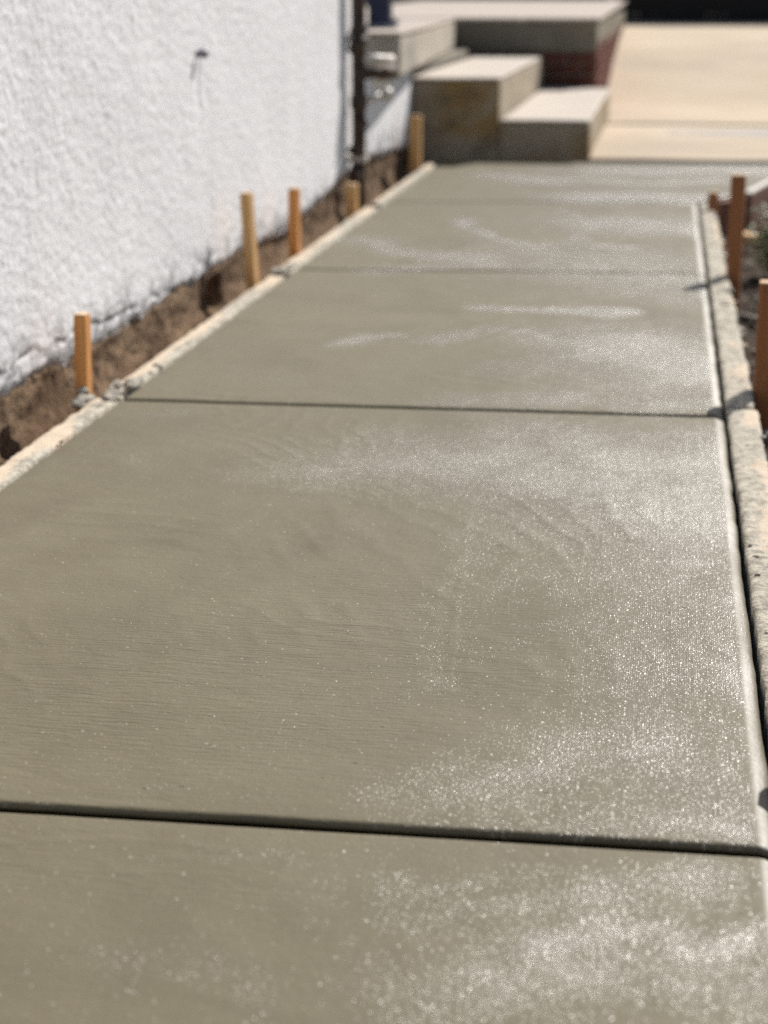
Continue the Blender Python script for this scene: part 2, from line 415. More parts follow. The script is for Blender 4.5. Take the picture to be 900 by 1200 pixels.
# where bleed water and painted sun glare lie on the surface, and where the float dragged ripples: strokes (polyline, half width, amount)
BLEED_GLARE = [
    ([(-.72, 6.9), (-.62, 6.4), (-.40, 6.15), (-.12, 6.2)], .045, .60),
    ([(-.35, 7.2), (-.25, 6.7), (-.30, 6.3)], .04, .45),
    ([(-.62, 8.35), (-.35, 8.45), (-.05, 8.3), (.2, 8.5)], .10, .60),
    ([(-.20, 7.0), (.0, 6.85), (.1, 6.6)], .08, .50),
    ([(-.55, 4.35), (-.40, 4.55), (-.22, 4.50)], .05, .40),
    ([(-0.55, 3.15), (-0.42, 3.17), (-0.24, 3.11), (-0.09, 3.04), (0.12, 2.94)], 0.164, 0.80),
    ([(-0.46, 3.33), (-0.31, 3.28), (-0.1, 3.28), (0.11, 3.28)], 0.129, 0.75),
    ([(-0.11, 3.13), (-0.0, 3.03), (0.12, 2.94)], 0.221, 0.75),
    ([(-0.27, 3.46), (-0.07, 3.46), (0.12, 3.47)], 0.099, 0.60),
    ([(0.13, 3.42), (0.13, 2.84), (0.13, 2.29), (0.13, 2.0)], 0.017, 0.90),
    ([(0.02, 2.92), (0.07, 2.49), (0.1, 2.16)], 0.081, 0.55),
    ([(-0.15, 2.71), (-0.04, 2.4), (0.01, 2.01)], 0.124, 0.38),
    ([(-0.28, 2.83), (-0.25, 2.44), (-0.23, 2.11)], 0.034, 0.30),
    ([(-0.13, 1.82), (-0.04, 1.88), (0.04, 1.89), (0.12, 1.83)], 0.105, 0.55),
    ([(-0.25, 1.82), (-0.17, 1.87), (-0.1, 1.89)], 0.037, 0.50),
    ([(-0.05, 1.75), (0.03, 1.75), (0.11, 1.75)], 0.036, 0.60),
    ([(-0.22, 1.62), (-0.17, 1.62), (-0.09, 1.64)], 0.025, 0.55),
    ([(-0.21, 1.57), (-0.11, 1.56), (-0.03, 1.56)], 0.027, 0.65),
    ([(-0.04, 1.6), (0.04, 1.6), (0.08, 1.63)], 0.043, 0.60),
    ([(-0.07, 1.48), (0.01, 1.49), (0.12, 1.5)], 0.038, 0.75),
    ([(-0.17, 1.4), (-0.03, 1.41), (0.11, 1.42)], 0.063, 0.60),
    ([(-0.3, 1.51), (-0.18, 1.48), (-0.1, 1.46)], 0.053, 0.30),
    ([(-0.4, 1.61), (-0.28, 1.6), (-0.22, 1.64)], 0.028, 0.30),
    ([(-0.47, 1.4), (-0.39, 1.39), (-0.33, 1.35)], 0.042, 0.32),
    ([(-0.35, 3.72), (-0.15, 3.75), (0.12, 3.79)], 0.099, 0.75),
    ([(-0.1, 4.44), (0.02, 4.24), (0.12, 4.06)], 0.230, 0.55),
    ([(-0.47, 4.86), (-0.29, 4.87), (-0.07, 4.86)], 0.048, 0.80),
    ([(-0.32, 4.09), (-0.12, 4.02)], 0.113, 0.40),
    ([(-0.73, 4.33), (-0.69, 4.38), (-0.64, 4.39)], 0.045, 0.60),
    ([(-0.93, 3.9), (-0.85, 3.89), (-0.77, 3.88)], 0.046, 0.40),
    ([(-1.01, 6.25), (-0.82, 5.96), (-0.61, 5.82), (-0.54, 5.89)], 0.116, 0.55),
    ([(-0.84, 5.56), (-0.65, 5.65), (-0.48, 5.75)], 0.073, 0.50),
    ([(-0.78, 8.61), (-0.63, 8.43), (-0.47, 8.33)], 0.119, 0.90),
    ([(-0.29, 7.68), (-0.09, 7.78), (0.13, 7.71)], 0.200, 0.70),
    ([(-0.31, 8.89), (0.01, 8.94), (0.4, 9.0)], 0.263, 0.50),
    ([(-0.36, 5.92), (-0.08, 5.59), (0.1, 5.44)], 0.389, 0.35),
    ([(-0.23, 6.86), (-0.05, 6.76), (0.11, 6.78)], 0.255, 0.45),
    ([(0.14, 7.49), (0.14, 5.62), (0.14, 4.48), (0.14, 3.71)], 0.010, 1.00),
    ([(-0.99, 3.49), (-0.94, 3.45), (-0.92, 3.49)], 0.029, 0.50),
    ([(-1.0, 3.15), (-0.95, 3.09), (-0.93, 3.13)], 0.048, 0.30),
    ([(-0.57, 3.06), (-0.53, 2.98)], 0.077, 0.30),
    ([(-0.62, 1.79), (-0.53, 1.75), (-0.39, 1.75)], 0.012, 0.25),
]
DRAG = [
    ([(-0.56, 2.06), (-0.47, 2.26), (-0.31, 2.36), (-0.21, 2.24)], 0.249, 1.00),
    ([(-0.65, 1.88), (-0.48, 1.94), (-0.29, 1.96)], 0.101, 0.90),
    ([(-1.14, 3.23), (-0.99, 3.0), (-0.82, 2.8)], 0.170, 0.50),
    ([(-0.58, 1.57), (-0.43, 1.54), (-0.32, 1.52)], 0.050, 0.50),
    ([(-0.65, 2.63), (-0.56, 2.74)], 0.094, 0.40),
]
def strokes(L, X, Y, wob=.35):
    out = np.zeros_like(X)
    wx = X+.05*fbm(X*6, Y*6, 3, 1); wy = Y+.09*fbm(X*5+9, Y*4, 3, 5)
    for pts, w, a in L:
        best = np.full_like(X, 9.)
        for p, q in zip(pts, pts[1:]):
            p = np.array(p); d = np.array(q)-p
            t = np.clip(((wx-p[0])*d[0]+(wy-p[1])*d[1])/(d@d+1e-9), 0, 1)
            best = np.minimum(best, np.hypot(wx-p[0]-t*d[0], wy-p[1]-t*d[1]))
        if pts[0][1] > 4.2 and L is BLEED_GLARE:
            out = np.maximum(out, min(1.5*a+.25, 1.35)*np.exp(-(best/w)**2*.8))
            continue
        out = np.where(out > 1, out, 1-(1-out)*(1-a*np.exp(-(best/w)**2*.8)))
    return out
RE = .008
def drop(d):
    d = np.clip(d, 0, RE)
    return RE-np.sqrt(np.maximum(RE*RE-(RE-d)**2, 0))
EDGE = np.array([0, .0006, .0016, .003, .0045, .0062, .008])
def make_panel(k, stepx, stepy, y_fine=None, far=None):
    if far is None:
        far = lambda x: jy(k+1, x)-.0095
    near = lambda x: jy(k, x)+(.0095 if k else 0)
    w = XR-XL
    dx = np.concatenate([EDGE, np.linspace(.008, w-.008, int(w/stepx))[1:-1], (w-EDGE)[::-1]])
    Ln = float(np.mean(far(np.array([XL, XR]))-near(np.array([XL, XR]))))
    if y_fine is None:
        inner = np.linspace(.008, Ln-.008, int(Ln/stepy))[1:-1]
    else:
        inner = np.concatenate([np.linspace(.008, y_fine, 12)[1:-1], np.linspace(y_fine, Ln-.008, int((Ln-y_fine)/stepy))[:-1]])
    dy = np.concatenate([EDGE, inner, (Ln-EDGE)[::-1]])
    DX, DY = np.meshgrid(dx, dy, indexing='ij')
    X = XL+DX
    n_, f_ = near(X), far(X)
    Y = n_+(f_-n_)*DY/Ln
    if k == 4:      # the last pour flares out to the right beyond the end of the form
        yn = Y
        xr = np.interp(yn, [7.60, 7.66, 7.90, 8.67, 9.6], [.136, .16, .31, .462, .66])
        X = XL+(xr-XL)*DX/w
    ex = np.minimum(DX, w-DX); ey = np.minimum(DY, Ln-DY)
    if k == 0: ey = Ln-DY
    if k == 4: ey = DY
    inn = sstep(0, .03, np.minimum(ex, ey))
    er = w-DX
    Z = -np.maximum(drop(ex), drop(ey))
    Z = Z+inn*(.0016*fbm(X*3, Y*2.4, 3, 8)+.0007*fbm(X*16, Y*11, 3, 2))+ridge_h(X, Y)*inn
    if k < 4: Z = Z-.0062*sstep(.020, .0, er)*(.85+.3*vnoise(Y*7, Y*0, 2))
    # tool band beside each joint
    Z = Z+.0006*np.exp(-((ey-.034)/.004)**2)*vnoise(X*11, Y*0+k, 6)
    Y = Y+.0016*fbm(X*13, Y*0+k*3, 3, 7)*np.exp(-ey/.012)
    # ragged tooled edge: slight wobble and a low ridge left by the edger
    Z = Z+.0006*np.exp(-((ex-.055)/.004)**2)*vnoise(X*9, Y*9, 5)
    wob = .0022*fbm(Y*14, Y*3.1, 3, 9)*np.exp(-ex/.012)
    X = X+wob
    P = np.stack([X, Y, Z], -1)
    # skirt down the sides
    sk = lambda r: np.concatenate([r[..., :2], np.full(r.shape[:-1]+(1,), -.10)], -1)
    # sides cut back under the tooled edge
    cx, cy = X.mean(), Y.mean()
    def ring(r, v): return r+np.array(v)
    ux, uy = .035, .045
    P = np.concatenate([sk(ring(P[:1], (ux, 0, 0))), ring(P[:1], (ux, 0, -.006)), P, ring(P[-1:], (-ux, 0, -.006)), sk(ring(P[-1:], (-ux, 0, 0)))], 0)
    P = np.concatenate([sk(ring(P[:, :1], (0, uy, 0))), ring(P[:, :1], (0, uy, -.006)), P, ring(P[:, -1:], (0, -uy, -.006)), sk(ring(P[:, -1:], (0, -uy, 0)))], 1)
    bl = np.clip(strokes(BLEED_GLARE, P[..., 0], P[..., 1]), 0, 1.4)
    bl = bl+.10*sstep(-.5, .1, P[..., 0])-.06
    ed = sstep(.024, .012, XR-P[..., 0])*(P[..., 1] < 7.62)*(.55+.6*vnoise(P[..., 1]*6, P[..., 1]*0, 3))
    dr = strokes(DRAG, P[..., 0], P[..., 1])
    return grid_mesh('concrete_panel', P, {'bleed_glare': bl*(1-ed), 'drag': dr, 'edger': ed})
path_pts = np.array([[[XL+.002, -.29, -.098], [XR-.002, -.29, -.098]], [[XL+.002, 7.6, -.098], [XR-.002, 7.6, -.098]],
                     [[XL+.002, 9.2, -.098], [.5, 9.2, -.098]]])
path = new_obj('path', grid_mesh('path', path_pts), M['soil'])
tag(path, 'freshly poured wet grey concrete walkway with tooled joints', None, None, 'structure')
new_obj('concrete_panel', make_panel(0, .006, .006, 1.40), M['wet'], path)
new_obj('concrete_panel', make_panel(1, .005, .006), M['wet'], path)
new_obj('concrete_panel', make_panel(2, .008, .010), M['wet'], path)
new_obj('concrete_panel', make_panel(3, .010, .014), M['wet'], path)
new_obj('concrete_panel', make_panel(4, .014, .016, None, lambda x: 9.27+.06*(x-XL)+0*x), M['wet'], path)

# ------------------------------------------------------------------ form boards
def board_mesh(x0, x1, y0, y1, ztop, depth, seed, rag_in, rag_out, lump, stx=.004, sty=.010, skew=(0, 0)):
    """form lumber lying on edge along Y; its top is crusted with slurry"""
    nx = max(5, int((x1-x0)/stx)); ny = max(8, int((y1-y0)/sty))
    u = np.linspace(0, 1, nx); y = np.linspace(y0, y1, ny)
    Uu, Y = np.meshgrid(u, y, indexing='ij')
    ri = rag_in*fbm(Y*30, Y*0+seed, 4, seed); ro = rag_out*fbm(Y*22, Y*0+seed+3, 4, seed+1)
    X = x0+(x1-x0)*Uu
    if x0 < -.5: X = X+ri*sstep(.5, 1, Uu)+ro*sstep(.5, 0, Uu)
    else: X = X+ri*sstep(.5, 0, Uu)+ro*sstep(.5, 1, Uu)
    X = X+np.interp(Y, [y0, y1], skew)
    Z = ztop+lump*np.maximum(fbm(X*26, Y*17, 4, seed+2)+.15, 0)+.0016*fbm(X*120, Y*120, 2, seed)
    e = np.minimum(Uu, 1-Uu); Z = Z-.004*sstep(.12, 0, e)
    P = np.stack([X, Y, Z], -1)
    low = P[:1].copy(); low[..., 2] = ztop-depth; hig = P[-1:].copy(); hig[..., 2] = ztop-depth
    P = np.concatenate([low, P, hig], 0)
    a = P[:, :1].copy(); a[..., 2] = ztop-depth; b = P[:, -1:].copy(); b[..., 2] = ztop-depth
    return grid_mesh('lumber', np.concatenate([a, P, b], 1))
def form_board(label, args, lumps, crumbs=(), mat='crust'):
    t = empty('form_board', ((args[0]+args[1])/2, (args[2]+args[3])/2, args[4]-args[5]))
    inv = Matrix.Translation(-Vector(t.location))
    o = new_obj('lumber', board_mesh(*args), M[mat], t); o.data.transform(inv)
    for i, (c, r) in enumerate(lumps):
        bm = bmesh.new(); bm_lump(bm, c, tuple(v*.8 for v in r), i*3+int(args[2]*7) % 40, 3, .7)
        q = bm_done('mortar_lump', bm, M['mortar'], t, True); q.data.transform(inv)
    if crumbs:
        bm = bmesh.new()
        for i, (c, r) in enumerate(crumbs): bm_lump(bm, c, r, i*3+5, 2, .6)
        q = bm_done('slurry_crumbs', bm, M['crust2'], t, True); q.data.transform(inv); q['kind'] = 'stuff'
    tag(t, label, 'form board', 'form boards edging the walkway')
    return t
LX0, LX1 = -1.131, -1.081
rr = random.Random(3)
def scatter(x0, x1, y0, y1, n, r0, r1, z=.0, sq=.6):
    return [((rr.uniform(x0, x1), rr.uniform(y0, y1), z+rr.uniform(-.004, .004)), (lambda r: (r, r*rr.uniform(.8, 1.6), r*sq))(rr.uniform(r0, r1))) for _ in range(n)]
form_board('long slurry-smeared form board nearest the camera on the wall side', (LX0, LX1, .6, 3.67, .001, .09, 1, .004, .004, .006),
           [((-1.138, 3.58, .006), (.016, .045, .014)), ((-1.110, 3.66, .002), (.022, .05, .009)), ((-1.088, 3.63, .001), (.010, .03, .008))]
           , scatter(-1.10, -1.081, 2.9, 3.66, 26, .002, .005, -.002))
form_board('form board on the wall side between the orange stake and the pair of stakes', (LX0+.002, LX1, 3.69, 5.36, .002, .09, 4, .004, .003, .005),
           [((-1.095, 3.76, .004), (.024, .07, .012)), ((-1.12, 3.74, .004), (.014, .04, .010))], scatter(-1.12, -1.08, 3.72, 4.0, 16, .004, .009))
form_board('form board on the wall side running from the pair of stakes past the short stake', (LX0-.004, LX1, 5.44, 7.18, .002, .09, 7, .004, .006, .007),
           [((-1.12, 5.45, .004), (.024, .06, .013)), ((-1.10, 5.58, .002), (.02, .10, .010))])
form_board('clean-ended far form board on the wall side pointing at the steps', (LX0+.012, LX1, 7.24, 9.05, .012, .09, 9, .003, .002, .003), [])
form_board('pitted grey form board nearest the camera on the trench side', (.143, .202, .4, 3.72, .0, .11, 12, .0028, .004, .0055),
           [], scatter(.149, .160, 1.9, 3.6, 60, .002, .005, -.003) + scatter(.17, .205, 2.2, 3.7, 14, .003, .008, -.002, .35), 'crust2')
form_board('lumpy slurry-covered far form board on the trench side', (.143, .200, 3.735, 7.56, .0, .12, 15, .0035, .007, .009),
           [], scatter(.155, .205, 3.8, 7.4, 60, .005, .016, -.003, .40), 'crust2')
# board that closes the flared end, in shade, its top edge catching the sun
a = Vector((.300, 7.80, 0)); b = Vector((.72, 9.75, 0))
bm = bmesh.new(); Lb = (b-a).length
bm_box(bm, 0, .038, 0, Lb, -.22, .012, .003)
t = bm_done('wing_board', bm, M['greyred'])
t.location = (.318, 7.80, 0); t.rotation_euler = (0, 0, -math.atan2(b.x-a.x, b.y-a.y))
tag(t, 'brown board on edge at the flared far corner, top edge sunlit', 'form board')
bm = bmesh.new(); bm_box(bm, 0, .030, 0, .25, -.24, .004, .003)
t2 = bm_done('return_board', bm, M['greyred']); t2.location = (.206, 7.585, 0); t2.rotation_euler = (0, 0, -math.atan2(.105, .215))
tag(t2, 'short dark return board between the short stake and the tall dark red stake', 'form board')
bm = bmesh.new(); bm_box(bm, .003, .036, .01, Lb-.01, .0125, .020, .002)
q = bm_done('painted_sun_cap', bm, M['whitepipe'], t)  # pale strip paints sunlight onto the board's top edge

# ------------------------------------------------------------------ stakes
def stake(label, x, y, top, w, d, rotz, lean, mat, bottom=-.30, crust=0, cat='stake', side='wooden stakes holding the form boards'):
    bm = bmesh.new()
    n = 14
    zs = np.linspace(bottom, top, n)
    rg = random.Random(int(abs(y)*100))
    rings = []
    for i, z in enumerate(zs):
        f = 1.0 if z > bottom+.1 else .35+.65*(z-bottom)/.1
        c = .0018
        ring = []
        for sx, sy in ((-1, -1), (1, -1), (1, 1), (-1, 1)):
            for ax, ay in (((0, c), (c, 0)) if sx*sy > 0 else ((c, 0), (0, c))):
                ring.append(bm.verts.new((sx*(w/2*f-ax)+rg.uniform(-.0005, .0005), sy*(d/2*f-ay)+rg.uniform(-.0005, .0005), z)))
        rings.append(ring)
    for A, B in zip(rings, rings[1:]):
        for k in range(8): bm.faces.new((A[k], A[(k+1) % 8], B[(k+1) % 8], B[k]))
    top_r = [bm.verts.new((v.co.x*.93, v.co.y*.93, top+.003+rg.uniform(0, .0015))) for v in rings[-1]]
    for k in range(8): bm.faces.new((rings[-1][k], rings[-1][(k+1) % 8], top_r[(k+1) % 8], top_r[k]))
    bm.faces.new(top_r); bm.faces.new(rings[0][::-1])
    o = bm_done('stake', bm, mat)
    o.location = (x, y, 0); o.rotation_euler = (lean[0], lean[1], rotz)
    bm = bmesh.new(); bm_box(bm, -w*.485, w*.485, -d*.485, d*.485, top+.0046, top+.008, .0012)
    bm_done('sun_pale_end_grain', bm, M['sun_endgrain'], o)  # cut end as a pale cap, sunlight painted into its colour
    tag(o, label, cat, side)
    if crust:
        for i in range(crust):
            bm = bmesh.new(); bm_lump(bm, (rg.uniform(-w, w)*.7, -d*.6+rg.uniform(-.01, .01), rg.uniform(-.01, .02)), (.013, .012, .009), i+5, 2, .5)
            bm_done('mortar_lump', bm, M['mortar'], o, True)
    return o
stake('bright orange stake nearest the camera on the wall side', -1.158, 3.645, .165, .025, .036, -.05, (0, .015), M['orange'], crust=3)
stake('tall tan stake, the nearer of the pair by the wall', -1.160, 5.28, .243, .027, .046, -.10, (0, -.055), M['tan'])
stake('tall orange stake, the farther of the pair by the wall', -1.158, 5.90, .195, .032, .038, -.05, (0, .01), M['orange'])
stake('short cut-off tan stake beyond the pair by the wall', -1.158, 7.05, .098, .040, .038, -.2, (0, 0), M['tan'])
stake('farthest stake on the wall side in front of the concrete steps', -1.155, 8.85, .24, .050, .040, -.1, (0, .01), M['tan'])
stake('dark red stake at the right edge, nearer of the two standing tall in the trench', .228, 3.93, .218, .046, .042, -.1, (.01, 0), M['red'])
stake('tall dark red stake near the far end of the trench', .216, 5.60, .283, .042, .040, -.1, (0, .0), M['red'])
stake('short stake at the far end of the trench form board', .190, 7.30, .062, .040, .038, -.05, (0, 0), M['red'])
stake('stake outside the right form board close to the camera', .232, 2.04, .19, .042, .040, -.1, (0, 0), M['red'])

# ------------------------------------------------------------------ house wall
XW = -1.25
house = empty('house_wall', (XW-.1, 3.5, -.2))
inv_h = Matrix.Translation(-Vector(house.location))
def put(o): o.data.transform(inv_h); return o
YE = 7.60
def edge_z(Y):
    """ragged lower edge of the stucco"""
    base = np.interp(Y, [0, 3.4, 4.3, 5.7, 6.3, 6.9, 7.3, 7.9, 9.4], [.02, .030, .020, .040, .022, .05, .085, .12, .06])
    return base+.014*fbm(Y*6, Y*0+3, 4, 3)+.006*fbm(Y*30, Y*0+1, 3, 4)
def coat_z(Y):
    """lower lip of the rough upper coat"""
    return edge_z(Y)+np.interp(Y, [0, 3.9, 4.7, 5.3, 9], [.062, .062, .03, 0, -.02])+(.014*fbm(Y*7, Y*0+8, 4, 6)+.009*fbm(Y*34, Y*0+2, 3, 1))*(Y < 5.6)
def stucco_mesh(y0, y1, zt, sty, stz, xw=XW):
    ny = int((y1-y0)/sty); nz = int(zt/stz)
    y = np.linspace(y0, y1, ny); v = np.linspace(0, 1, nz)
    Y, V = np.meshgrid(y, v, indexing='ij')
    e = edge_z(Y); Z = e+(zt-e)*V
    fade = sstep(zt, zt-.15, Z)
    tex = .0011*fbm(Y*30, Z*58, 3, 2)+.0012*fbm(Y*65, Z*100, 2, 5)+.004*fbm(Y*3, Z*3, 2, 1)
    
    coat = sstep(-.004, .006, Z-coat_z(Y))
    d = tex*(.45+.55*coat)+.0030*coat-.0025
    d = d-.0045*np.exp(-((Z-coat_z(Y))/.005)**2)*(Y < 5.3)*sstep(.3, .6, vnoise(Y*9, Y*0+4, 2))
    # scar with a run below it
    m = np.exp(-((Y-5.05)/.025)**2)*sstep(.40, .63, Z)*sstep(.655, .63, Z)
    d = d-.006*m
    d = d-.012*sstep(.03, 0, Z-e)*(.4+vnoise(Y*40, Z*40, 3))
    X = xw+d*np.where(V > .995, 0, 1)*np.where(fade > 0, fade, 0)
    P = np.stack([X, Y, Z], -1)
    back = P[:, :1].copy(); back[..., 0] -= .03
    return grid_mesh('stucco', np.concatenate([back, P], 1))
put(new_obj('stucco', stucco_mesh(2.9, YE, 1.0, .0065, .0055), M['stucco'], house))
bm = bmesh.new(); bm_box(bm, XW-.20, XW+.0005, -3, YE, 1.0005, 2.7)
bm_box(bm, XW-.20, XW-.001, -3, 2.899, .03, 1.0)
bm_box(bm, XW-.20, XW-.035, 2.9, YE-.002, .10, .999)
put(bm_done('wall_body', bm, M['stucco'], house))
# earth-stained footing under the stucco
y = np.arange(0, 9.40, .008); z = np.linspace(-.26, .20, 58)
Y, Z = np.meshgrid(y, z, indexing='ij')
d = .010*fbm(Y*5, Z*10, 4, 3)+.007*fbm(Y*13, Z*30, 3, 6)+.004*fbm(Y*62, Z*62, 2, 9)-.007-.012*sstep(5.2, 6.2, Y)+.05*sstep(-.02, -.16, Z)
d = d-.13*np.exp(-(((Y-5.22)/.075)**2)**1.5-(((Z+.045)/.045)**2)**1.5)          # washed-out hole
ez = edge_z(Y); d = np.where(Z > ez+.012, np.minimum(d, -.026), d)
put(new_obj('footing', grid_mesh('footing', np.stack([XW+d, Y, Z], -1)), M['found'], house))
# small stub poking out of the stucco
bm = bmesh.new()
bm_tube(bm, [(XW-.02, 5.05, .642), (XW+.022, 5.05, .640)], [.010, .009], 12)
bm_lump(bm, (XW+.020, 5.05, .643), (.012, .016, .013), 3, 2, .4)
put(bm_done('stub', bm, M['greymetal'], house, True))
tag(house, 'white rough stucco house wall with ragged bottom edge over brown footing', 'wall')

# rusty standpipe at the wall corner
PX, PY = -1.205, 7.50
pipe = empty('standpipe', (PX, PY, -.1)); iv = Matrix.Translation(-Vector(pipe.location))
def tube_part(name, mat, *runs):
    bm = bmesh.new()
    for pts, r in runs: bm_tube(bm, [(PX+a, PY+b, c) for a, b, c in pts], r, 18)
    o = bm_done(name, bm, M[mat], pipe, True); o.data.transform(iv); return o
tube_part('riser', 'pipe', ([(0, 0, z) for z in (-.1, .1, .35, .36, .40, .41, .60, .61, .66, .67, 1.0, 2.2)],
          [.027, .027, .027, .034, .034, .027, .027, .036, .036, .028, .028, .028]))
tube_part('outlet', 'whitepipe', ([(.01, 0, .545), (.06, .05, .545), (.115, .13, .540)], [.019, .019, .019]))
tube_part('outlet', 'whitepipe', ([(.01, 0, .385), (.09, .06, .405)], [.016, .016]))
tube_part('outlet_cap', 'whitepipe', ([(.09, .06, .405), (.115, .08, .411)], [.024, .024]))
tube_part('shade_lump', 'pipe', ([(.02, .02, .490), (.06, .10, .490), (.07, .12, .490), (.11, .2, .492)], [.022, .022, .03, .03]))  # dark lump added in place of the shaded hollow below the landing end
for zz in (.16, .63):
    bm = bmesh.new(); bm_box(bm, XW-.01, PX+.034, PY-.03, PY+.03, zz-.012, zz+.012, .003)
    o = bm_done('bracket', bm, M['whitepipe'], pipe); o.data.transform(iv)
bm = bmesh.new()
for c, r in (((0, -.03, .60), .030), ((.02, -.03, .30), .022), ((-.01, -.05, .10), .035), ((.01, -.025, .48), .026), ((-.01, -.03, .2), .024)):
    bm_lump(bm, (PX+c[0], PY+c[1], c[2]), r, int(c[2]*100), 2, .6)
o = bm_done('rust_scale', bm, M['pipe'], pipe, True); o.data.transform(iv); o['kind'] = 'stuff'
tag(pipe, 'dark rusty standpipe with pale outlets at the wall corner', 'pipe')

# ------------------------------------------------------------------ porch
porch = empty('porch', (-1.2, 14, -.1)); ip = Matrix.Translation(-Vector(porch.location))
def pp(o): o.data.transform(ip); return o
def worn_box(name, x0, x1, y0, y1, z0, z1, mat, parent=porch, bev=.012, wob=.006, tf=ip):
    bm = bmesh.new(); bm_box(bm, x0, x1, y0, y1, z0, z1, bev, 2)
    bmesh.ops.subdivide_edges(bm, edges=[e for e in bm.edges if e.calc_length() > .15], cuts=6, use_grid_fill=True)
    for v in bm.verts:
        n = fbm(np.array([v.co.x*4+v.co.z*3]), np.array([v.co.y*4-v.co.z*3]), 3, 4)[0]
        v.co += Vector((n, -n, n*.6))*wob
    o = bm_done(name, bm, mat, parent, False)
    if tf is not None: o.data.transform(tf)
    return o
put_stub = pp(new_obj('stucco_base', stucco_mesh(YE+.003, 9.40, .445, .010, .010, XW), M['stucco'], porch))
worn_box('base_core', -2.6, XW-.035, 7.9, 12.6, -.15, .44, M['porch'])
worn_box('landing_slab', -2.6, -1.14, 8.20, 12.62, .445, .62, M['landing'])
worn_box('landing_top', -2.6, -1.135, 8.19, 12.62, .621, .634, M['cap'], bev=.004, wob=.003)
for o in list(porch.children):
    if o.name.startswith('landing_'):
        for v in o.data.vertices:
            wx = v.co.x+porch.location.x; wy = v.co.y+porch.location.y
            if wx > -2: v.co.x -= .25*(wy-8.2)/4.42
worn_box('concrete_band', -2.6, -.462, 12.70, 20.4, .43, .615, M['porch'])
# two cap slabs with an open joint
def slope_slab(name, x0, x1, y0, y1):
    bm = bmesh.new(); bm_box(bm, x0, x1, y0, y1, .617, .640, .008, 2)
    for v in bm.verts: v.co.z += .010*(v.co.y-12.7)
    return pp(bm_done(name, bm, M['cap'], porch))
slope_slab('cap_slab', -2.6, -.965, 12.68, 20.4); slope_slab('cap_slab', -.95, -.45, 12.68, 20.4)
worn_box('brick_core', -2.6, -.485, 12.725, 20.4, -.2, .43, M['mortar'], bev=.002, wob=0)
bme = bmesh.new(); bm_box(bme, 0, .193, 0, .09, 0, .057, .004)
bmat = M['brick']; mb = None
for row in range(7):
    for k in range(6):
        x = -.462-.193-k*.203-(.1 if row % 2 else 0)
        if row % 2 and k == 0:
            x0, w = -.462-.093, .093/.193
        if mb is None:
            bmesh.ops.recalc_face_normals(bme, faces=bme.faces)
            mb = bpy.data.meshes.new('brick'); bme.to_mesh(mb); bme.free(); mb.materials.append(bmat)
        o = bpy.data.objects.new('brick', mb); COL.objects.link(o); o.parent = porch
        o.location = Vector((x, 12.70+random.uniform(-.003, .003), -.075+row*.072))-Vector(porch.location)
        if row % 2 and k == 0:
            pass
for row in (1, 3, 5):       # the corner bats
    o = bpy.data.objects.new('brick', mb); COL.objects.link(o); o.parent = porch
    o.scale = (.46, 1, 1); o.location = Vector((-.462-.089, 12.70, -.075+row*.072))-Vector(porch.location)
bm = bmesh.new()
for row in range(8):
    for k in range(38):
        y0 = 12.80+k*.203+(.1 if row % 2 else 0); z0 = -.075+row*.072
        if y0 > 20.15: continue
        bm_box(bm, -.55, -.462+random.uniform(-.003, .003), y0, y0+.193, z0, z0+.057)
tag(pp(bm_done('side_brickwork', bm, M['brick'], porch)), kind='stuff')
tag(porch, 'low concrete and red brick porch with sunlit slab top behind the steps', 'porch')

# navy post standing on the landing
post = empty('porch_post', (-1.373, 9.21, .634))
bm = bmesh.new(); bm_box(bm, -.052, .052, -.052, .052, .02, 2.1, .006, 2)
bm_done('shaft', bm, M['navy'], post)
bm = bmesh.new(); bm_box(bm, -.075, .075, -.075, .075, .0, .02, .004); bm_box(bm, .03, .09, -.03, .03, .02, .045, .006)
bm_done('base_plate', bm, M['greymetal'], post)
tag(post, 'navy blue post standing on the porch landing beside the wall corner', 'post')

# ------------------------------------------------------------------ steps
steps = empty('steps', (-.8, 11, 0)); is_ = Matrix.Translation(-Vector(steps.location))
def step_box(name, *a, mat=M['step']): return worn_box(name, *a, mat, steps, .012, .007, is_)
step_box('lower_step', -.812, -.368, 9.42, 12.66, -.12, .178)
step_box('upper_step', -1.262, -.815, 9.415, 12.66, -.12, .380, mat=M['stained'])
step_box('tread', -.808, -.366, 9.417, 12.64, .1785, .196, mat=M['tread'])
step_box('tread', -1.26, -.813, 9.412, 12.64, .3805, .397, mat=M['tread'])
tag(steps, 'two worn bare concrete steps with rust-stained shaded fronts', 'steps')

# ------------------------------------------------------------------ driveway
drive = empty('driveway', (0, 12, 0)); drive['kind'] = 'structure'
tag(drive, 'sunlit tan concrete driveway rising behind the walkway')
idv = Matrix.Translation(-Vector(drive.location))
def slab(name, y0, y1, mat, x0=-.9, x1=6.0, dz=.0):
    x = np.linspace(x0, x1, 40); y = np.linspace(y0, y1, 24)
    X, Y = np.meshgrid(x, y, indexing='ij')
    Z = gz(X, Y)+.012+dz+.004*fbm(X*1.5, Y*1.5, 3, 2)
    P = np.stack([X, Y, Z], -1)
    sk = lambda r: r-np.array([0, 0, .06])
    P = np.concatenate([sk(P[:1]), P, sk(P[-1:])], 0); P = np.concatenate([sk(P[:, :1]), P, sk(P[:, -1:])], 1)
    o = new_obj(name, grid_mesh(name, P), mat, drive); o.data.transform(idv); return o
slab('drive_slab', 9.46, 11.93, M['drive']); slab('drive_slab', 11.965, 20.9, M['drive'])
u = np.linspace(0, 1, 60); v = np.linspace(-1, 1, 14); Uu, V = np.meshgrid(u, v, indexing='ij')
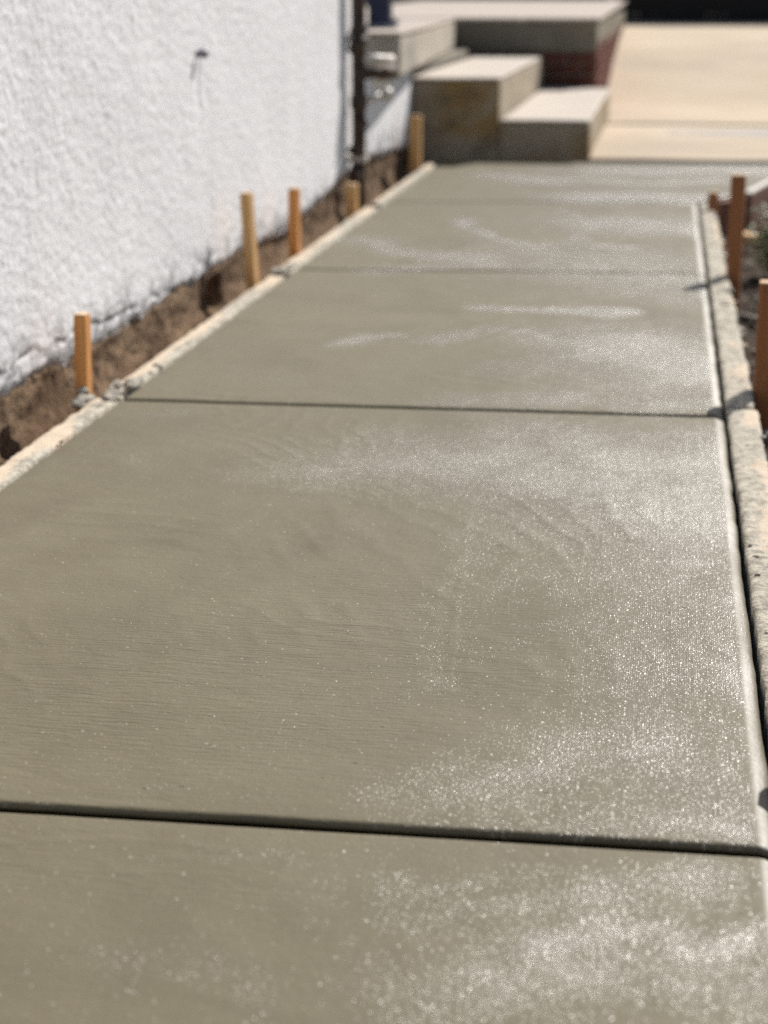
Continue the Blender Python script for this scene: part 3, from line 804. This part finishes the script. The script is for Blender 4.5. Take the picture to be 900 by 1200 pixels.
hw = (.10+.36*sstep(0, .35, Uu))*(1+.35*fbm(Uu*9, Uu*0+2, 3, 3))
X_ = .02+3.0*Uu; Y_ = 11.35-.10*Uu+hw*V+.08*fbm(Uu*6, Uu*0+5, 3, 6)
Z_ = gz(X_, Y_)+.0185+.004*fbm(X_*1.5, Y_*1.5, 3, 2)-.006*np.abs(V)**6
o = new_obj('cement_patch', grid_mesh('cement_patch', np.stack([X_, Y_, Z_], -1)), M['greydrive'], drive); o.data.transform(idv)
# dark strip added to paint the fence's shade black on the ground
tag(rough_sheet('fence_shade_strip', (-.6, 7), (20.85, 22.6), .06, lambda X, Y: gz(X, Y)+.02+.03*fbm(X*3, Y*3, 4, 2), M['shade_strip']),
    'dark strip of painted shade along the foot of the far fence', None, None, 'structure')

# ------------------------------------------------------------------ fence
FY = 22.3
fence = empty('fence', (2, FY, .6))
bm = bmesh.new(); bm_box(bm, -.069, .069, -.011, .011, 0, 1.75, .003)
bmesh.ops.recalc_face_normals(bm, faces=bm.faces)
pm = bpy.data.meshes.new('plank'); bm.to_mesh(pm); bm.free(); pm.materials.append(M['darkwood'])
for k in range(44):
    o = bpy.data.objects.new('plank', pm); COL.objects.link(o); o.parent = fence
    o.location = (-2.55+k*.1375, random.uniform(-.003, .003), -.05+random.uniform(-.012, .012))
for zz in (.3, 1.4):
    bm = bmesh.new(); bm_box(bm, -2.6, 3.9, .012, .05, zz-.045, zz+.045); bm_done('rail', bm, M['darkwood'], fence)
tag(fence, 'dark board fence in shade at the top of the driveway', 'fence')

# grey garage far behind the porch
gar = empty('garage', (-3, 25, .7))
bm = bmesh.new(); bm_box(bm, -4, 2.2, 0, 3, -.3, 2.5); bm_done('wall', bm, M['greywall'], gar)
for k in range(14):
    bm = bmesh.new(); bm_box(bm, -4.01, 2.21, -.018, -.001, -.1+k*.18, .072+k*.18, .003); bm_done('siding_board', bm, M['greywall'], gar)
bm = bmesh.new(); bm_box(bm, -4.3, 2.5, -.3, 3.3, 2.5, 2.65); bm_done('roof', bm, M['greymetal'], gar)
tag(gar, 'grey sided garage in shade far behind the porch', 'garage')

# ------------------------------------------------------------------ trench clutter
bm = bmesh.new()
bm_box(bm, -.035, .045, -.02, .06, -.022, .012, .003)
o = bm_done('scrap_wood', bm, M['tan']); o.location = (.33, 7.42, -.115); o.rotation_euler = (.05, .1, .2)
tag(o, 'pinkish scrap block of wood low in the trench behind the tall stake', 'scrap wood')
bm = bmesh.new(); bm_box(bm, -.012, .012, -.01, .01, -.2, .0, .002)
o = bm_done('stick', bm, M['greyred']); o.location = (.372, 7.40, -.125)
tag(o, 'thin upright brown stick under the scrap block in the trench', 'stick')
bm = bmesh.new(); r2 = random.Random(11)
for i in range(110):
    x = .21+abs(r2.gauss(0, .10)); y_ = r2.uniform(2.0, 7.6); s_ = r2.uniform(.004, .016)
    bm_lump(bm, (x, y_, float(gz(np.array(x), np.array(y_)))+.03), s_, i, 1, .5)
tag(bm_done('concrete_crumbs', bm, M['mortar'], None), 'grey concrete crumbs strewn over the dark trench soil', None, None, 'stuff')

# leafy weed at the edge of the trench
shrub = empty('weed', (.400, 6.75, -.19))
bm = bmesh.new(); r3 = random.Random(5)
stems = []
for i in range(16):
    a_ = r3.uniform(0, 6.28); l_ = r3.uniform(.16, .29); sp = r3.uniform(.03, .12)
    p1 = Vector((math.cos(a_)*sp, math.sin(a_)*sp*1.3, l_)); stems.append(p1)
    bm_tube(bm, [(0, 0, 0), p1*.5+Vector((0, 0, .02)), p1], [.004, .003, .0015], 5)
bm_done('stem', bm, M['leaf'], shrub)
bm = bmesh.new()
for i in range(620):
    p = r3.choice(stems); f_ = r3.uniform(.25, 1.05)
    c = Vector((p.x*f_, p.y*f_, p.z*f_))+Vector((r3.gauss(0, .018), r3.gauss(0, .018), r3.gauss(0, .012)))
    a_ = r3.uniform(0, 6.28); L_ = r3.uniform(.018, .034); t_ = r3.uniform(-.5, .7)
    u = Vector((math.cos(a_)*math.cos(t_), math.sin(a_)*math.cos(t_), math.sin(t_))); w_ = u.cross(Vector((r3.gauss(0, .3), r3.gauss(0, .3), 1))).normalized()*L_*.32
    nrm = u.cross(w_).normalized()*L_*.12
    vs = [bm.verts.new(c), bm.verts.new(c+u*L_*.5+w_+nrm), bm.verts.new(c+u*L_), bm.verts.new(c+u*L_*.5-w_+nrm)]
    bm.faces.new((vs[0], vs[1], vs[2])); bm.faces.new((vs[0], vs[2], vs[3]))
tag(bm_done('foliage', bm, M['leaf'], shrub), kind='stuff')
tag(shrub, 'green leafy weed growing at the right edge of the trench', 'plant')
